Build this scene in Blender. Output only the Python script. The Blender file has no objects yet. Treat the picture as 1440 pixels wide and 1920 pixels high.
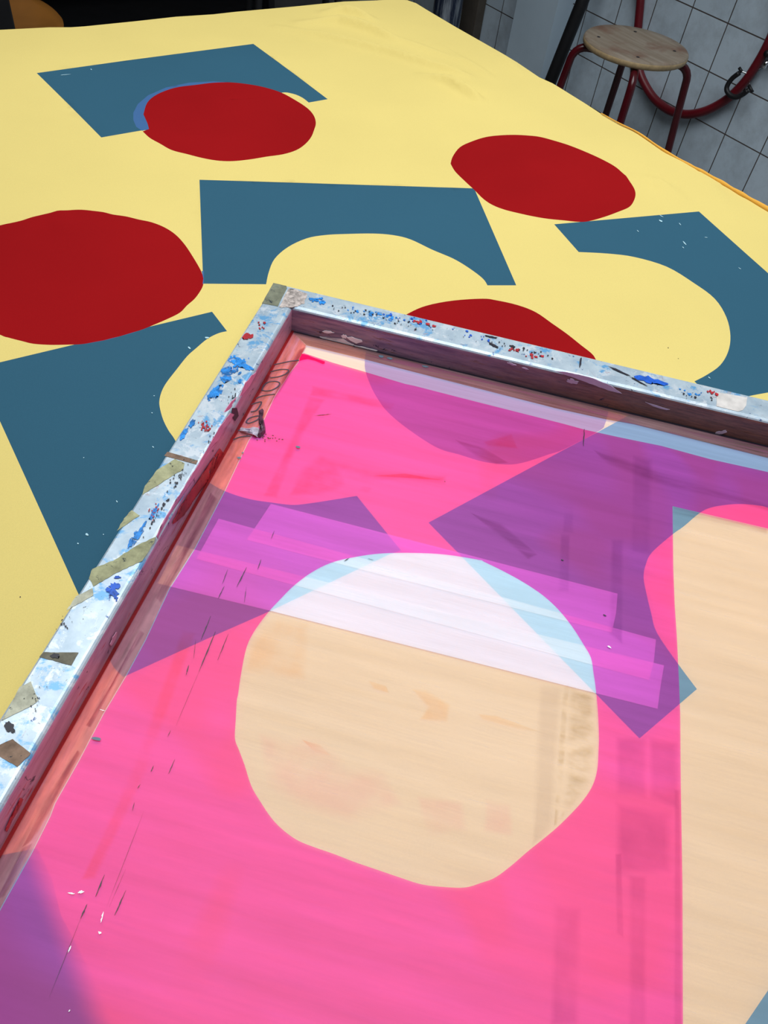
import bpy, bmesh, math, random
from mathutils import Vector, Matrix
from mathutils.geometry import delaunay_2d_cdt
random.seed(7)
S = bpy.context.scene
COL = S.collection

# ------------------------------------------------------------------ camera model (recovered from the print repeats)
IW, IH, F = 1440.0, 1920.0, 1470.147
PIT, ROL, YAW = math.radians(48.39763), math.radians(9.50601), math.radians(-41.3)
TZ, CH = 0.80, 0.55                      # table height, camera height above it
CAM = Vector((0, 0, TZ + CH))
def _ax():
    c, s = math.cos(ROL), math.sin(ROL)
    n = (0, -math.cos(PIT), -math.sin(PIT))
    rz = lambda v: Vector((c*v[0]-s*v[1], s*v[0]+c*v[1], v[2]))
    N = rz(n); X = rz((1, 0, 0)); Y = N.cross(X)
    return X, Y, N
_X, _Y, _N = _ax()
def to_world(d):
    v = (d.dot(_X), d.dot(_Y), d.dot(_N)); c, s = math.cos(YAW), math.sin(YAW)
    return Vector((c*v[0]-s*v[1], s*v[0]+c*v[1], v[2]))
def ray(px, py): return to_world(Vector(((px-IW/2)/F, (py-IH/2)/F, 1)))
def at(px, py, z=TZ):
    v = ray(px, py); return CAM + v*((z-CAM.z)/v.z)
def atx(px, py, x):
    v = ray(px, py); return CAM + v*((x-CAM.x)/v.x)
cam = bpy.data.cameras.new('camera'); co = bpy.data.objects.new('camera', cam); COL.objects.link(co)
r_, u_, b_ = to_world(Vector((1,0,0))), to_world(Vector((0,-1,0))), to_world(Vector((0,0,-1)))
co.matrix_world = Matrix(((r_.x,u_.x,b_.x,CAM.x),(r_.y,u_.y,b_.y,CAM.y),(r_.z,u_.z,b_.z,CAM.z),(0,0,0,1)))
cam.sensor_fit = 'AUTO'; cam.sensor_width = 36; cam.lens = 36*F/IH; cam.clip_start = 0.01
S.camera = co

# ------------------------------------------------------------------ helpers
def tag(o, label=None, cat=None, group=None, kind=None):
    if label: o['label'] = label
    if cat: o['category'] = cat
    if group: o['group'] = group
    if kind: o['kind'] = kind
    return o
def empty(name, loc, label, cat, group=None):
    o = bpy.data.objects.new(name, None); COL.objects.link(o); o.location = loc
    o.empty_display_size = 0.05
    return tag(o, label, cat, group)
def link(name, me, mats, parent=None, smooth=False):
    for m in (mats if isinstance(mats, (list, tuple)) else [mats]): me.materials.append(m)
    o = bpy.data.objects.new(name, me); COL.objects.link(o)
    if smooth:
        for p in me.polygons: p.use_smooth = True
    if parent:
        o.parent = parent
        o.matrix_parent_inverse = Matrix.Translation(parent_loc(parent)).inverted()
    return o
def parent_loc(o):
    l = o.location.copy(); p = o.parent
    return l if not p else Vector((0,0,0)) if o.type == 'MESH' else l + parent_loc(p)
def bm_link(name, bm, mats, parent=None, smooth=False):
    me = bpy.data.meshes.new(name); bm.normal_update(); bm.to_mesh(me); bm.free()
    return link(name, me, mats, parent, smooth)
def box(bm, a, b, bevel=0):
    vs = [bm.verts.new((x, y, z)) for z in (a[2], b[2]) for y in (a[1], b[1]) for x in (a[0], b[0])]
    fs = [(0,2,3,1),(4,5,7,6),(0,1,5,4),(2,6,7,3),(0,4,6,2),(1,3,7,5)]
    faces = [bm.faces.new([vs[i] for i in f]) for f in fs]
    if bevel:
        es = set(e for f in faces for e in f.edges)
        bmesh.ops.bevel(bm, geom=list(es), offset=bevel, segments=2, affect='EDGES', profile=.5)
def smooth_path(pts, n=6):
    P = [Vector(p) for p in pts]; out = []
    for i in range(len(P)-1):
        p0 = P[max(i-1, 0)]; p1 = P[i]; p2 = P[i+1]; p3 = P[min(i+2, len(P)-1)]
        for k in range(n):
            t = k/n
            out.append(.5*((2*p1)+(p2-p0)*t+(2*p0-5*p1+4*p2-p3)*t*t+(3*p1-p0-3*p2+p3)*t**3))
    out.append(P[-1]); return out
def tube(bm, pts, r, seg=12, cap=True, flat=1.0):
    P = [Vector(p) for p in pts]; rings = []
    R = r if isinstance(r, (list, tuple)) else [r]*len(P)
    nrm = None
    for i, p in enumerate(P):
        t = (P[min(i+1, len(P)-1)]-P[max(i-1, 0)]).normalized()
        if nrm is None:
            a = Vector((0, 0, 1)) if abs(t.z) < .9 else Vector((1, 0, 0))
            nrm = (a - t*a.dot(t)).normalized()
        else: nrm = (nrm - t*nrm.dot(t)).normalized()
        bt = t.cross(nrm)
        rings.append([bm.verts.new(p + nrm*(R[i]*flat*math.cos(2*math.pi*k/seg)) + bt*(R[i]*math.sin(2*math.pi*k/seg))) for k in range(seg)])
    for a, b in zip(rings, rings[1:]):
        for k in range(seg): bm.faces.new((a[k], a[(k+1) % seg], b[(k+1) % seg], b[k]))
    if cap: bm.faces.new(rings[0][::-1]); bm.faces.new(rings[-1])
def lathe(bm, prof, c, seg=48):
    rings = []
    for r, z in prof:
        if r < 1e-6: rings.append([bm.verts.new((c[0], c[1], c[2]+z))])
        else: rings.append([bm.verts.new((c[0]+r*math.cos(2*math.pi*k/seg), c[1]+r*math.sin(2*math.pi*k/seg), c[2]+z)) for k in range(seg)])
    for a, b in zip(rings, rings[1:]):
        for k in range(seg):
            q = [a[k % len(a)], a[(k+1) % len(a)], b[(k+1) % len(b)], b[k % len(b)]]
            q = [v for i, v in enumerate(q) if v not in q[:i]]
            if len(q) > 2: bm.faces.new(q)
def inside(p, poly):
    x, y = p; c = False; j = len(poly)-1
    for i in range(len(poly)):
        xi, yi = poly[i]; xj, yj = poly[j]
        if (yi > y) != (yj > y) and x < (xj-xi)*(y-yi)/(yj-yi)+xi: c = not c
        j = i
    return c

# ------------------------------------------------------------------ materials
class NT:
    def __init__(s, name):
        s.m = bpy.data.materials.new(name); s.m.use_nodes = True
        s.t = s.m.node_tree; s.t.nodes.clear()
        s.out = s.t.nodes.new('ShaderNodeOutputMaterial')
    def n(s, typ, inp=None, **kw):
        o = s.t.nodes.new('ShaderNode'+typ)
        for k, v in kw.items(): setattr(o, k, v)
        for k, v in (inp or {}).items(): s.set(o, k, v)
        return o
    def set(s, o, k, v):
        if isinstance(v, bpy.types.NodeSocket): s.t.links.new(v, o.inputs[k])
        else:
            if isinstance(v, tuple) and len(v) == 3 and o.inputs[k].type == 'RGBA': v = v+(1,)
            o.inputs[k].default_value = v
    def done(s, sh): s.t.links.new(sh, s.out.inputs[0]); return s.m
    def coords(s, scale=(1,1,1), rot=0, loc=(0,0,0)):
        g = s.n('TexCoord'); v = g.outputs['Object']
        if rot: v = s.n('Mapping', {'Vector': v, 'Rotation': (0,0,rot)}).outputs[0]
        return s.n('Mapping', {'Vector': v, 'Scale': scale, 'Location': loc}).outputs[0]
    def noise(s, vec, scale, detail=4, rough=.55, dist=0):
        return s.n('TexNoise', {'Vector': vec, 'Scale': scale, 'Detail': detail, 'Roughness': rough, 'Distortion': dist}).outputs[0]
    def ramp(s, fac, a, b, ca=None, cb=None):
        r = s.n('ValToRGB', {'Fac': fac}); e = r.color_ramp.elements
        e[0].position = a; e[1].position = b
        e[0].color = (ca or (0,0,0))+(1,); e[1].color = (cb or (1,1,1))+(1,)
        return r.outputs[0]
    def mix(s, fac, a, b, mode='MIX'):
        o = s.n('Mix', data_type='RGBA', blend_type=mode)
        s.set(o, 0, fac); s.set(o, 6, a); s.set(o, 7, b); return o.outputs[2]
    def bump(s, h, strength=.2, dist=.001):
        return s.n('Bump', {'Height': h, 'Strength': strength, 'Distance': dist}).outputs[0]
    def bsdf(s, col, rough=.5, metal=0, normal=None, spec=.5, **kw):
        o = s.n('BsdfPrincipled', {'Base Color': col, 'Roughness': rough, 'Metallic': metal, 'Specular IOR Level': spec})
        if normal is not None: s.set(o, 'Normal', normal)
        for k, v in kw.items(): s.set(o, k, v)
        return o.outputs[0]
def simple(name, col, rough=.5, metal=0, var=.12, nscale=30, spec=.5, bump=0):
    t = NT(name); c = t.coords(); nz = t.noise(c, nscale)
    dark = tuple(v*(1-var) for v in col); lite = tuple(min(1, v*(1+var)) for v in col)
    nrm = t.bump(t.noise(c, nscale*8), bump) if bump else None
    return t.done(t.bsdf(t.ramp(nz, .3, .7, dark, lite), rough, metal, nrm, spec))
def cloth_mat(name, col, var=.03):
    t = NT(name); c = t.coords()
    w = t.noise(t.coords(scale=(1200, 1200, 1)), 1.0, 2)
    big = t.noise(c, 3.0, 3)
    base = t.ramp(big, .3, .7, tuple(v*(1-var) for v in col), tuple(v*(1+var) for v in col))
    base = t.mix(t.ramp(w, .35, .65), base, t.mix(1.0, base, (.93,.93,.93), 'MULTIPLY'))
    return t.done(t.bsdf(base, .95, 0, t.bump(w, .12, .0004), .03))
YEL = (.75, .60, .20)
M_yel = cloth_mat('yellow_jersey', YEL)
M_hem = cloth_mat('backlit_tint_hem', (.82, .42, .07))  # orange stands in for light showing through the yellow hem
M_teal = cloth_mat('teal_ink', (.034, .108, .165))
M_red = cloth_mat('red_ink', (.30, .0065, .0085), .08)
M_over = cloth_mat('overlap_ink', (.055, .135, .30))
ROT = math.atan2(-.743, .670)            # screen's own direction

def film(name, t, d, gloss=.02, rough=.25, streak=.12, streak_rot=0.0, sx=1.0, sy=14.0, nscale=6, dark=None, ghost=None, mask=None):
    """thin see-through sheet: coloured transparency plus a body colour, both with streaky wear"""
    q = NT(name)
    c = q.coords(rot=-ROT+streak_rot)
    cs = q.n('Mapping', {'Vector': c, 'Scale': (sx, sy, 1)}).outputs[0]
    st = q.noise(cs, nscale, 6, .62)
    f = q.ramp(st, .3, .7, (1-streak,)*3, (1+streak,)*3)
    dc = q.mix(1.0, d+(1,), f, 'MULTIPLY')
    tc = q.mix(1.0, t+(1,), q.ramp(st, .3, .7, (1-streak*.35,)*3, (1,)*3), 'MULTIPLY')
    if ghost:
        g = q.ramp(q.noise(c, 5.5, 2, .5, .6), .52, .60)
        dc = q.mix(q.n('Math', {0: g, 1: ghost[1]}, operation='MULTIPLY').outputs[0], dc, ghost[0]+(1,))
    fine = q.ramp(q.noise(q.n('Mapping', {'Vector': c, 'Scale': (sx, sy*2.2, 1)}).outputs[0], nscale*4, 5, .6), .3, .7, (1-streak*.7,)*3, (1,)*3)
    tc = q.mix(1.0, tc, fine, 'MULTIPLY')
    if mask:
        mk = q.ramp(q.noise(q.n('Mapping', {'Vector': c, 'Scale': (sx, sy, 1), 'Location': (3,5,0)}).outputs[0], nscale*mask[3], 6, .65), mask[2]-.04, mask[2]+.04)
        tc = q.mix(mk, tc, mask[0]+(1,)); dc = q.mix(mk, dc, mask[1]+(1,))
    tr = q.n('BsdfTransparent', {'Color': tc}); df = q.n('BsdfDiffuse', {'Color': dc})
    ad = q.n('AddShader', {0: tr.outputs[0], 1: df.outputs[0]})
    gl = q.n('BsdfGlossy', {'Color': (1,1,1,1), 'Roughness': rough})
    fr = q.n('Fresnel', {'IOR': 1.35})
    fac = q.n('Math', {0: fr.outputs[0], 1: gloss}, operation='MULTIPLY')
    mx = q.n('MixShader', {0: fac.outputs[0], 1: ad.outputs[0], 2: gl.outputs[0]})
    return q.done(mx.outputs[0])
M_pink = film('pink_emulsion', (.86,.235,.45), (.285,.052,.275), .5, .3, .13, 0, 1, 12, 5, ghost=((.30,.040,.16), .5))
M_open = film('open_mesh_gauze', (.91,.73,.64), (.135,.215,.285), .5, .35, .10, 0, 1, 16, 5)
M_edge = film('edge_mesh_gauze', (.90,.75,.50), (.205,.27,.44), .5, .35, .10, 0, 1, 30, 5)
M_tape = film('clear_tape', (.64,.35,.20), (.36,.66,.86), .6, .2, .025, 0, 1, 20, 6)
M_rtape = film('red_stained_tape', (.93,.52,.40), (.17,.065,.105), .8, .2, .45, 0, 16, 1.0, 7, mask=((.62,.40,.42), (.24,.11,.17), .58, 1.0))
M_btape = film('brown_stained_tape', (.66,.40,.26), (.14,.085,.10), .8, .2, .55, 0, 1.2, 26, 7, mask=((.45,.27,.30), (.16,.06,.09), .55, 1.0))
M_wash = film('streaky_stain', (.72,.62,.66), (.16,.10,.14), .6, .25, .5, 0, 20, 1.2, 9)

def frame_top():
    t = NT('painted_aluminium'); c = t.coords(rot=-ROT)
    L = lambda x, y, z, sc=(1,1,1): t.coords(rot=-ROT, loc=(x,y,z), scale=sc)
    base = t.ramp(t.noise(c, 30, 7, .65), .35, .65, (.36,.46,.55), (.56,.66,.73))
    base = t.mix(t.ramp(t.noise(L(3,1,0), 34, 7, .7, .4), .535, .60), base, (.14,.38,.66,1))
    base = t.mix(t.ramp(t.noise(L(7,2,0), 52, 7, .72, .4), .55, .60), base, (.62,.68,.74,1))
    base = t.mix(t.ramp(t.noise(L(4,7,0), 26, 7, .75, 1.0), .63, .66), base, (.44,.40,.44,1))
    base = t.mix(t.ramp(t.noise(L(1,9,0), 110, 7, .75, .5), .63, .65), base, (.02,.06,.22,1))
    base = t.mix(t.ramp(t.noise(L(5,5,2), 95, 7, .75, .8), .66, .68), base, (.40,.03,.06,1))
    base = t.mix(t.ramp(t.noise(L(2,8,4), 150, 7, .8, 1), .64, .66), base, (.012,.012,.03,1))
    return t.done(t.bsdf(base, .33, .25, t.bump(t.noise(c, 220, 5), .18, .0004), .7))
M_ftop = frame_top()
def frame_side(name, a, b, c2, sc, grad=None):
    t = NT(name); c = t.coords(rot=-ROT)
    st = t.n('Mapping', {'Vector': c, 'Scale': sc}).outputs[0]
    base = t.ramp(t.noise(st, 8, 6, .65), .35, .65, a, b)
    base = t.mix(t.ramp(t.noise(st, 16, 6, .7), .56, .66), base, c2+(1,))
    if grad:
        sp = t.n('SeparateXYZ', {0: c}); base = t.mix(t.n('MapRange', {0: sp.outputs[0], 1: grad[1], 2: grad[2], 3: 0.0, 4: .85}).outputs[0], base, t.mix(t.ramp(t.noise(st, 22, 6, .7), .4, .6), grad[0]+(1,), tuple(v*1.9 for v in grad[0])+(1,)))
    base = t.mix(t.ramp(t.noise(t.coords(rot=-ROT, loc=(2,8,4)), 40, 6, .7, 1), .63, .66), base, (.02,.02,.06,1))
    return t.done(t.bsdf(base, .35, .1, t.bump(t.noise(st, 30, 4), .3, .0006), .5))
_o = at(515,530); _g0 = _o.x*math.cos(-ROT)-_o.y*math.sin(-ROT)
M_fin = frame_side('ink_stained_aluminium', (.13,.10,.19), (.38,.28,.38), (.20,.11,.10), (2.5,14,24), grad=((.13,.055,.032), _g0+.16, _g0+.42))
M_lin = frame_side('pink_stained_aluminium', (.36,.17,.27), (.60,.37,.50), (.40,.03,.07), (14,1.5,14))
def grubby(name, col):
    t = NT(name); c = t.coords(rot=-ROT)
    b = t.ramp(t.noise(c, 70, 6, .65), .3, .7, tuple(v*.6 for v in col), tuple(min(1, v*1.3) for v in col))
    b = t.mix(t.ramp(t.noise(t.coords(loc=(5,2,0)), 160, 7, .75, .6), .60, .66), b, (.03,.04,.05,1))
    b = t.mix(t.ramp(t.noise(t.coords(loc=(1,7,0)), 60, 6, .7, .4), .60, .68), b, (.10,.14,.12,1))
    return t.done(t.bsdf(b, .75, 0, t.bump(t.noise(c, 500, 3), .4, .0004), .2))
M_maskt = grubby('masking_tape', (.36,.36,.21))
M_maskc = grubby('pale_masking_tape', (.54,.54,.42))
M_maskb = grubby('brown_tape', (.26,.17,.12))
M_olive = grubby('olive_tape', (.20,.21,.15))
M_dkt = grubby('dirty_dark_tape', (.17,.16,.12))
def patchy(name, col, var, lo, hi, sc, aniso=(1,1,1)):
    t = NT(name); c = t.coords(rot=-ROT, scale=aniso)
    d = tuple(v*(1-var) for v in col); l = tuple(min(1, v*(1+var)) for v in col)
    sh = t.bsdf(t.ramp(t.noise(c, sc*.6, 5), .3, .7, d, l), .4, 0, None, .4)
    tr = t.n('BsdfTransparent').outputs[0]
    return t.done(t.n('MixShader', {0: t.ramp(t.noise(t.coords(rot=-ROT, loc=(3,3,1), scale=aniso), sc, 7, .72, .6), lo, hi), 1: tr, 2: sh}).outputs[0])
M_blue = patchy('blue_paint', (.02,.24,.72), .5, .40, .50, 130)
M_dblue = patchy('deep_blue_paint', (.01,.10,.55), .3, .36, .42, 170)
M_dred = patchy('dried_red_ink', (.36,.010,.025), .5, .34, .46, 60)
M_redp = simple('red_paint', (.42,.015,.025), .4, 0, .3, 80)
M_blk = simple('seam_shade_black', (.012,.010,.022), .45, 0, .2, 80)
M_marker = simple('marker_ink', (.045,.03,.06), .6, 0, .3, 80)
M_wht = simple('white_paint', (.90,.88,.93), .4, 0, .06, 60)
M_lil = simple('lilac_paint', (.55,.44,.58), .4, 0, .1, 60)
M_mag = film('thick_pink_emulsion', (.62,.02,.12), (.50,.0,.09), .5, .3, .05)
M_fleck = simple('pale_blue_fleck', (.42,.66,.75), .6, 0, .1, 60)
M_grey = simple('blue_grey_paint', (.10,.16,.22), .5, 0, .2, 80)
M_crump = simple('crumpled_tape', (.08,.035,.06), .35, 0, .8, 160)

def tiles():
    t = NT('white_wall_tiles'); g = t.n('TexCoord')
    sp = t.n('SeparateXYZ', {0: g.outputs['Object']})
    mp = t.n('CombineXYZ', {0: t.n('Math', {0: sp.outputs[1], 1: -1.601+.1565*30}, operation='ADD').outputs[0],
                            1: t.n('Math', {0: sp.outputs[2], 1: -.431+.151*10}, operation='ADD').outputs[0]})
    b = t.n('TexBrick', {'Vector': mp.outputs[0], 'Scale': 1.0, 'Mortar Size': .0022, 'Mortar Smooth': .15, 'Brick Width': .1565, 'Row Height': .151,
            'Color1': (.64,.76,.86,1), 'Color2': (.59,.71,.81,1), 'Mortar': (.10,.085,.08,1)}, offset=0.0, squash=1.0)
    dirt = t.ramp(t.noise(g.outputs['Object'], 9, 6, .7), .45, .75, (1,1,1), (.72,.71,.70))
    col = t.mix(1.0, b.outputs[0], dirt, 'MULTIPLY')
    inv = t.n('Math', {0: 1.0, 1: b.outputs[1]}, operation='SUBTRACT').outputs[0]
    return t.done(t.bsdf(col, .25, 0, t.bump(inv, .5, .002), .5))
M_tile = tiles()
M_dark = simple('dark_plaster', (.018,.018,.020), .9, 0, .2, 4, .1)
M_floor = simple('grey_floor', (.16,.16,.16), .6, 0, .2, 6)
M_ceil = simple('white_ceiling', (.55,.55,.55), .9, 0, .05, 4)
M_white = simple('white_enamel', (.60,.74,.85), .45, 0, .05, 5)
M_black = simple('black_steel', (.010,.010,.012), .5, 0, .2, 20)
M_redtube = simple('red_lacquered_tube', (.075,.005,.009), .22, 0, .15, 25)
M_hose = simple('red_rubber_hose', (.15,.005,.012), .4, 0, .12, 18)
M_chrome = simple('chrome', (.7,.72,.74), .12, 1, .05, 30)
M_wood = (lambda t: t.done(t.bsdf(t.mix(t.ramp(t.noise(t.coords(loc=(4,1,0)), 9, 4, .6), .5, .7),
        t.ramp(t.noise(t.coords(scale=(40,3,3)), 1.6, 6, .6), .3, .7, (.24,.185,.13), (.36,.30,.235)), (.22,.125,.085,1)), .55, 0, None, .3)))(NT('worn_plywood'))
M_woodedge = simple('plywood_edge', (.50,.36,.19), .5, 0, .2, 60)
M_table = simple('table_board', (.30,.26,.20), .7, 0, .15, 10)
M_amber = simple('amber_plywood', (.30,.12,.022), .4, 0, .2, 6)
M_wrap = (lambda t: t.done(t.bsdf(t.ramp(t.noise(t.coords(scale=(30,30,4)), 1.2, 5, .6), .45, .68, (.03,.045,.09), (.55,.62,.70)), .15, .3)))(NT('shiny_plastic_wrap'))
M_brownb = simple('brown_board', (.09,.075,.06), .8, 0, .2, 12)

# ------------------------------------------------------------------ the setting
WX, BY = 2.70, 4.10
def slab(name, a, b, m):
    bm = bmesh.new(); box(bm, a, b); return tag(bm_link(name, bm, m), kind='structure')
slab('floor', (-1.8,-1.8,-.05), (WX,BY,0), M_floor)
slab('wall_right', (WX,-1.8,-.05), (WX+.08,BY+.08,3.0), M_tile)
slab('wall_back', (-1.8,BY,-.05), (WX,BY+.08,3.0), M_dark)
slab('wall_left', (-1.88,-1.8,-.05), (-1.8,BY+.08,3.0), M_dark)
# ceiling with a roof-light opening over the table
SK = (-.35, -.35, 1.85, 1.95)
bm = bmesh.new()
for a, b in (((-1.8,-1.8), (WX,SK[1])), ((-1.8,SK[3]), (WX,BY)), ((-1.8,SK[1]), (SK[0],SK[3])), ((SK[2],SK[1]), (WX,SK[3]))):
    box(bm, a+(2.75,), b+(2.83,))
tag(bm_link('ceiling', bm, M_ceil), kind='structure')
bm = bmesh.new()
for a, b in (((SK[0]-.05,SK[1]-.05), (SK[2]+.05,SK[1])), ((SK[0]-.05,SK[3]), (SK[2]+.05,SK[3]+.05)), ((SK[0]-.05,SK[1]), (SK[0],SK[3])), ((SK[2],SK[1]), (SK[2]+.05,SK[3]))):
    box(bm, a+(2.70,), b+(2.83,))
tag(bm_link('trim_1', bm, M_white), kind='structure')

# ------------------------------------------------------------------ outlines read off the photograph (pixels)
def sc(pts, k, ox=0, oy=0): return [(x/k+ox, y/k+oy) for x, y in pts]
R1 = sc([(484,385),(497,345),(530,318),(590,298),(660,288),(720,279),(775,277),(830,282),(890,292),(950,310),(1000,338),(1040,366),(1060,390),(1066,415),(1060,440),(1050,465),(1030,488),(1000,507),(955,520),(900,527),(840,537),(780,544),(730,543),(680,535),(630,522),(580,508),(540,486),(505,467),(482,446),(503,437),(497,415)], 1.8)
OV1 = sc([(450,380),(465,350),(500,320),(560,297),(640,281),(720,274),(775,277),(720,279),(660,288),(590,298),(530,318),(497,345),(484,385),(497,415),(503,437),(480,444),(460,430),(450,405)], 1.8)
T1 = sc([(124,247),(855,148),(1106,335),(1042,345),(1020,328),(990,315),(950,310),(900,330),(700,340),(560,360),(520,438),(478,443),(342,465)], 1.8)
T2 = [(374,337.5),(889,353),(968,535),(914,535),(905,522),(880,503),(850,485),(810,468),(770,449),(738,441),(700,438),(650,439),(610,441),(575,447),(540,463),(515,485),(504,510),(499,533),(381,532)]
R2 = sc([(101,690),(110,660),(140,622),(190,598),(250,578),(310,570),(370,568),(430,571),(480,577),(540,593),(600,612),(670,640),(740,672),(800,706),(840,745),(870,785),(881,815),(875,845),(855,873),(810,893),(750,915),(685,933),(640,936),(580,930),(510,923),(450,913),(390,900),(330,885),(280,866),(240,840),(200,800),(160,762),(120,722)], 2.25, 800, 0)
T4 = [(1310.5,396.5),(1403.9,480),(1440,512),(1515,580),(1560,712),(1440,736),(1403,743),(1345,757),(1302,715),(1325,703),(1350,685),(1365,660),(1369.5,630),(1362,595),(1340,560),(1300,530),(1250,500),(1190,482),(1140,475.5),(1085,472.5),(1039,420.5)]
R3 = sc([(0,118),(60,105),(120,92),(180,75),(240,62),(310,50),(380,43),(440,41),(500,46),(560,53),(610,65),(680,75),(750,92),(820,107),(890,135),(950,175),(1000,230),(1040,290),(1070,340),(1088,375),(1098,410),(1097,445),(1080,480),(1050,520),(1010,555),(970,595),(900,630),(830,660),(760,688),(680,712),(600,735),(520,752),(440,764),(360,767),(270,768),(180,762),(120,748),(50,730),(0,713)], 2.88, 0, 380) + [(-50,600),(-90,560),(-110,510),(-95,465),(-55,437)]
OV3 = sc([(440,766),(520,752),(600,735),(680,712),(760,688),(806,672),(700,708),(560,743)], 2.88, 0, 380)
OV2 = sc([(1089,370),(1101,370),(1101,437),(1094,440),(1098,410)], 2.88, 0, 380)
T3 = [(397.6,584.5),(425.7,621),(409.7,624.8),(388.9,635.2),(368,652.6),(350.7,668.2),(329.9,694.2),(312.5,716.8),(303.8,732.4),(299.3,748),(299.3,762),(305.6,786),(316,807),(326.4,822),(345,855),(372,890),(401,910),(421,920.5),(450,931),(479,938),(508,942),(533,945.5),(554,946.7),(583,943.5),(625,937),(669,929.8),(725,999),(752,1032),(729,1040),(592,1105),(508,1145),(390,1197),(231,1269.5),(214,1252),(205,1235),(143,1105),(0,790),(-45,690)]
T5 = [(803.5,980),(1057,843.5),(1121,810),(1170,783.5),(1240,745),(1500,820),(1600,930),(1560,1000),(1500,972),(1440,952),(1423,948),(1390,945),(1361,946.7),(1332,952),(1311,962.5),(1282,987),(1261,1002),(1223,1035),(1211,1058),(1206.7,1083),(1213,1117),(1221,1150),(1232,1187),(1273,1247),(1306.7,1292),(1199,1384.5)]
R4 = [(684,680),(690,648),(715,618),(765,588),(800,573),(850,563.5),(905,560),(930.6,563),(969.5,571.7),(1004,585),(1035.6,606.7),(1063,626),(1090,647.5),(1109.5,663),(1118,675.5),(1135,710),(1143,745),(1141,770.6),(1134,795.6),(1123,808),(1057,842.5),(1029,852),(1004,860.6),(976.7,868.5),(952,871),(907,866),(862,852.6),(824,841.5),(785.7,819),(747.5,791),(723,768.5),(709,749),(699,732),(690,711),(685.7,697)]
T6 = [(70,1590),(97,1647),(114,1715),(145,1775),(185,1850),(210,1920),(235,2000),(-150,2000),(-180,1640)]
T7 = [(1396,1922),(1440,1857),(1500,1770),(1640,1900),(1500,2040)]
BACK = [(0,55.5),(92,52.6),(134,52),(159,49),(254,40),(330,32),(400,26),(440,22.5),(553,11.6),(645,3.7),(706,-.5),(740,-2)]
RIGHT = [(764,.5),(780,6),(800,18),(853,49),(943,103),(969,118),(1011,145.5),(1035.6,156.7),(1055.6,169),(1100,195.6),(1128,213.5),(1163,233),(1197,250),(1243,281.5),(1288,307.7),(1313.6,321),(1353,343),(1389.5,364.6),(1440,393.5)]

def rounded(P):
    n = len(P); Q = [Vector(p) for p in P]; out = []
    ln = lambda i: (Q[(i+1) % n]-Q[i % n]).length
    def corner(i):
        i %= n
        a = Q[i]-Q[i-1]; b = Q[(i+1) % n]-Q[i]
        return ln(i-1) > 75 or ln(i) > 75 or a.length < 1 or b.length < 1 or a.angle(b, 3) > .62
    for i in range(n):
        p1, p2 = Q[i], Q[(i+1) % n]
        p0 = p1 if corner(i) else Q[i-1]; p3 = p2 if corner(i+1) else Q[(i+2) % n]
        k = 1 if ln(i) > 75 or ln(i) < 6 else 4
        for j in range(k):
            t = j/k
            out.append(tuple(.5*((2*p1)+(p2-p0)*t+(2*p0-5*p1+4*p2-p3)*t*t+(3*p1-p0-3*p2+p3)*t**3)))
    return out
R1, R2, R3, R4, T1, T2, T3, T4, T5 = map(rounded, (R1, R2, R3, R4, T1, T2, T3, T4, T5))
# ------------------------------------------------------------------ printing table
XL, Y0 = -.80, -.62
tb = empty('printing_table', (0.2,.48,0), 'long flat printing table hidden under the yellow printed cloth', 'table')
bm = bmesh.new(); box(bm, (XL+.02,Y0+.02,.755), (1.195,1.565,.796), .004); bm_link('tabletop', bm, M_table, tb)
bm = bmesh.new()
for a, b in (((XL+.08,Y0+.08),(1.12,Y0+.11)),((XL+.08,1.46),(1.12,1.49)),((XL+.08,Y0+.11),(XL+.11,1.46)),((1.09,Y0+.11),(1.12,1.46))): bm = bmesh.new(); box(bm, a+(.66,), b+(.755,)); bm_link('apron', bm, M_black, tb)
for x in (XL+.08, 1.06):
    for y in (Y0+.08, 1.43):
        bm = bmesh.new(); box(bm, (x,y,0), (x+.06,y+.06,.66)); bm_link('leg', bm, M_black, tb)

# ------------------------------------------------------------------ printed cloth: one triangulation shared by ground and motifs
RIDGES = [([(560,46),(630,40),(667,49),(707,60),(740,76)], .0170, .013), ([(605,24),(640,22),(670,27.5),(700,38)], .0150, .012),
          ([(520,52),(600,68),(731,101),(786,119),(850,134),(880,143)], .0130, .011), ([(790,142),(841,156),(884,179),(900,190)], .0150, .010),
          ([(1206,330),(1256,355.6),(1286.5,381)], .0070, .009), ([(1280,300),(1330,345),(1360,380)], .0050, .008), ([(1170,330),(1230,345),(1260,375)], .0045, .008),
          ([(110,398),(115,412),(120,432)], .0050, .007), ([(60,412),(63,430)], .0022, .008),
          ([(900,70),(930,100),(980,140)], .0055, .010), ([(700,60),(780,85),(880,120)], .0055, .010), ([(820,85),(900,130),(930,150)], .0045, .008)]
RW = [([at(*p).to_2d() for p in P], A, w) for P, A, w in RIDGES]
def segd(p, a, b):
    ab = b-a; t = max(0, min(1, (p-a).dot(ab)/ab.length_squared)); return (p-(a+ab*t)).length, t
def height(x, y):
    p = Vector((x, y)); h = 0
    for P, A, w in RW:
        if (p-P[0]).length > .7: continue
        best = min((segd(p, P[i], P[i+1])[0], (i+segd(p, P[i], P[i+1])[1])/(len(P)-1)) for i in range(len(P)-1))
        h += A*math.exp(-(best[0]/w)**2)*(.25+.75*math.sin(math.pi*min(1, max(0, best[1]))))
    if y > .75: h += .0010*math.sin(x*31+y*12)*min(1, (y-.75)*3)*(1+.5*math.sin(y*47-x*9))
    return h
bk = [at(*p) for p in BACK]; rt = [at(*p) for p in RIGHT]
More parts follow.
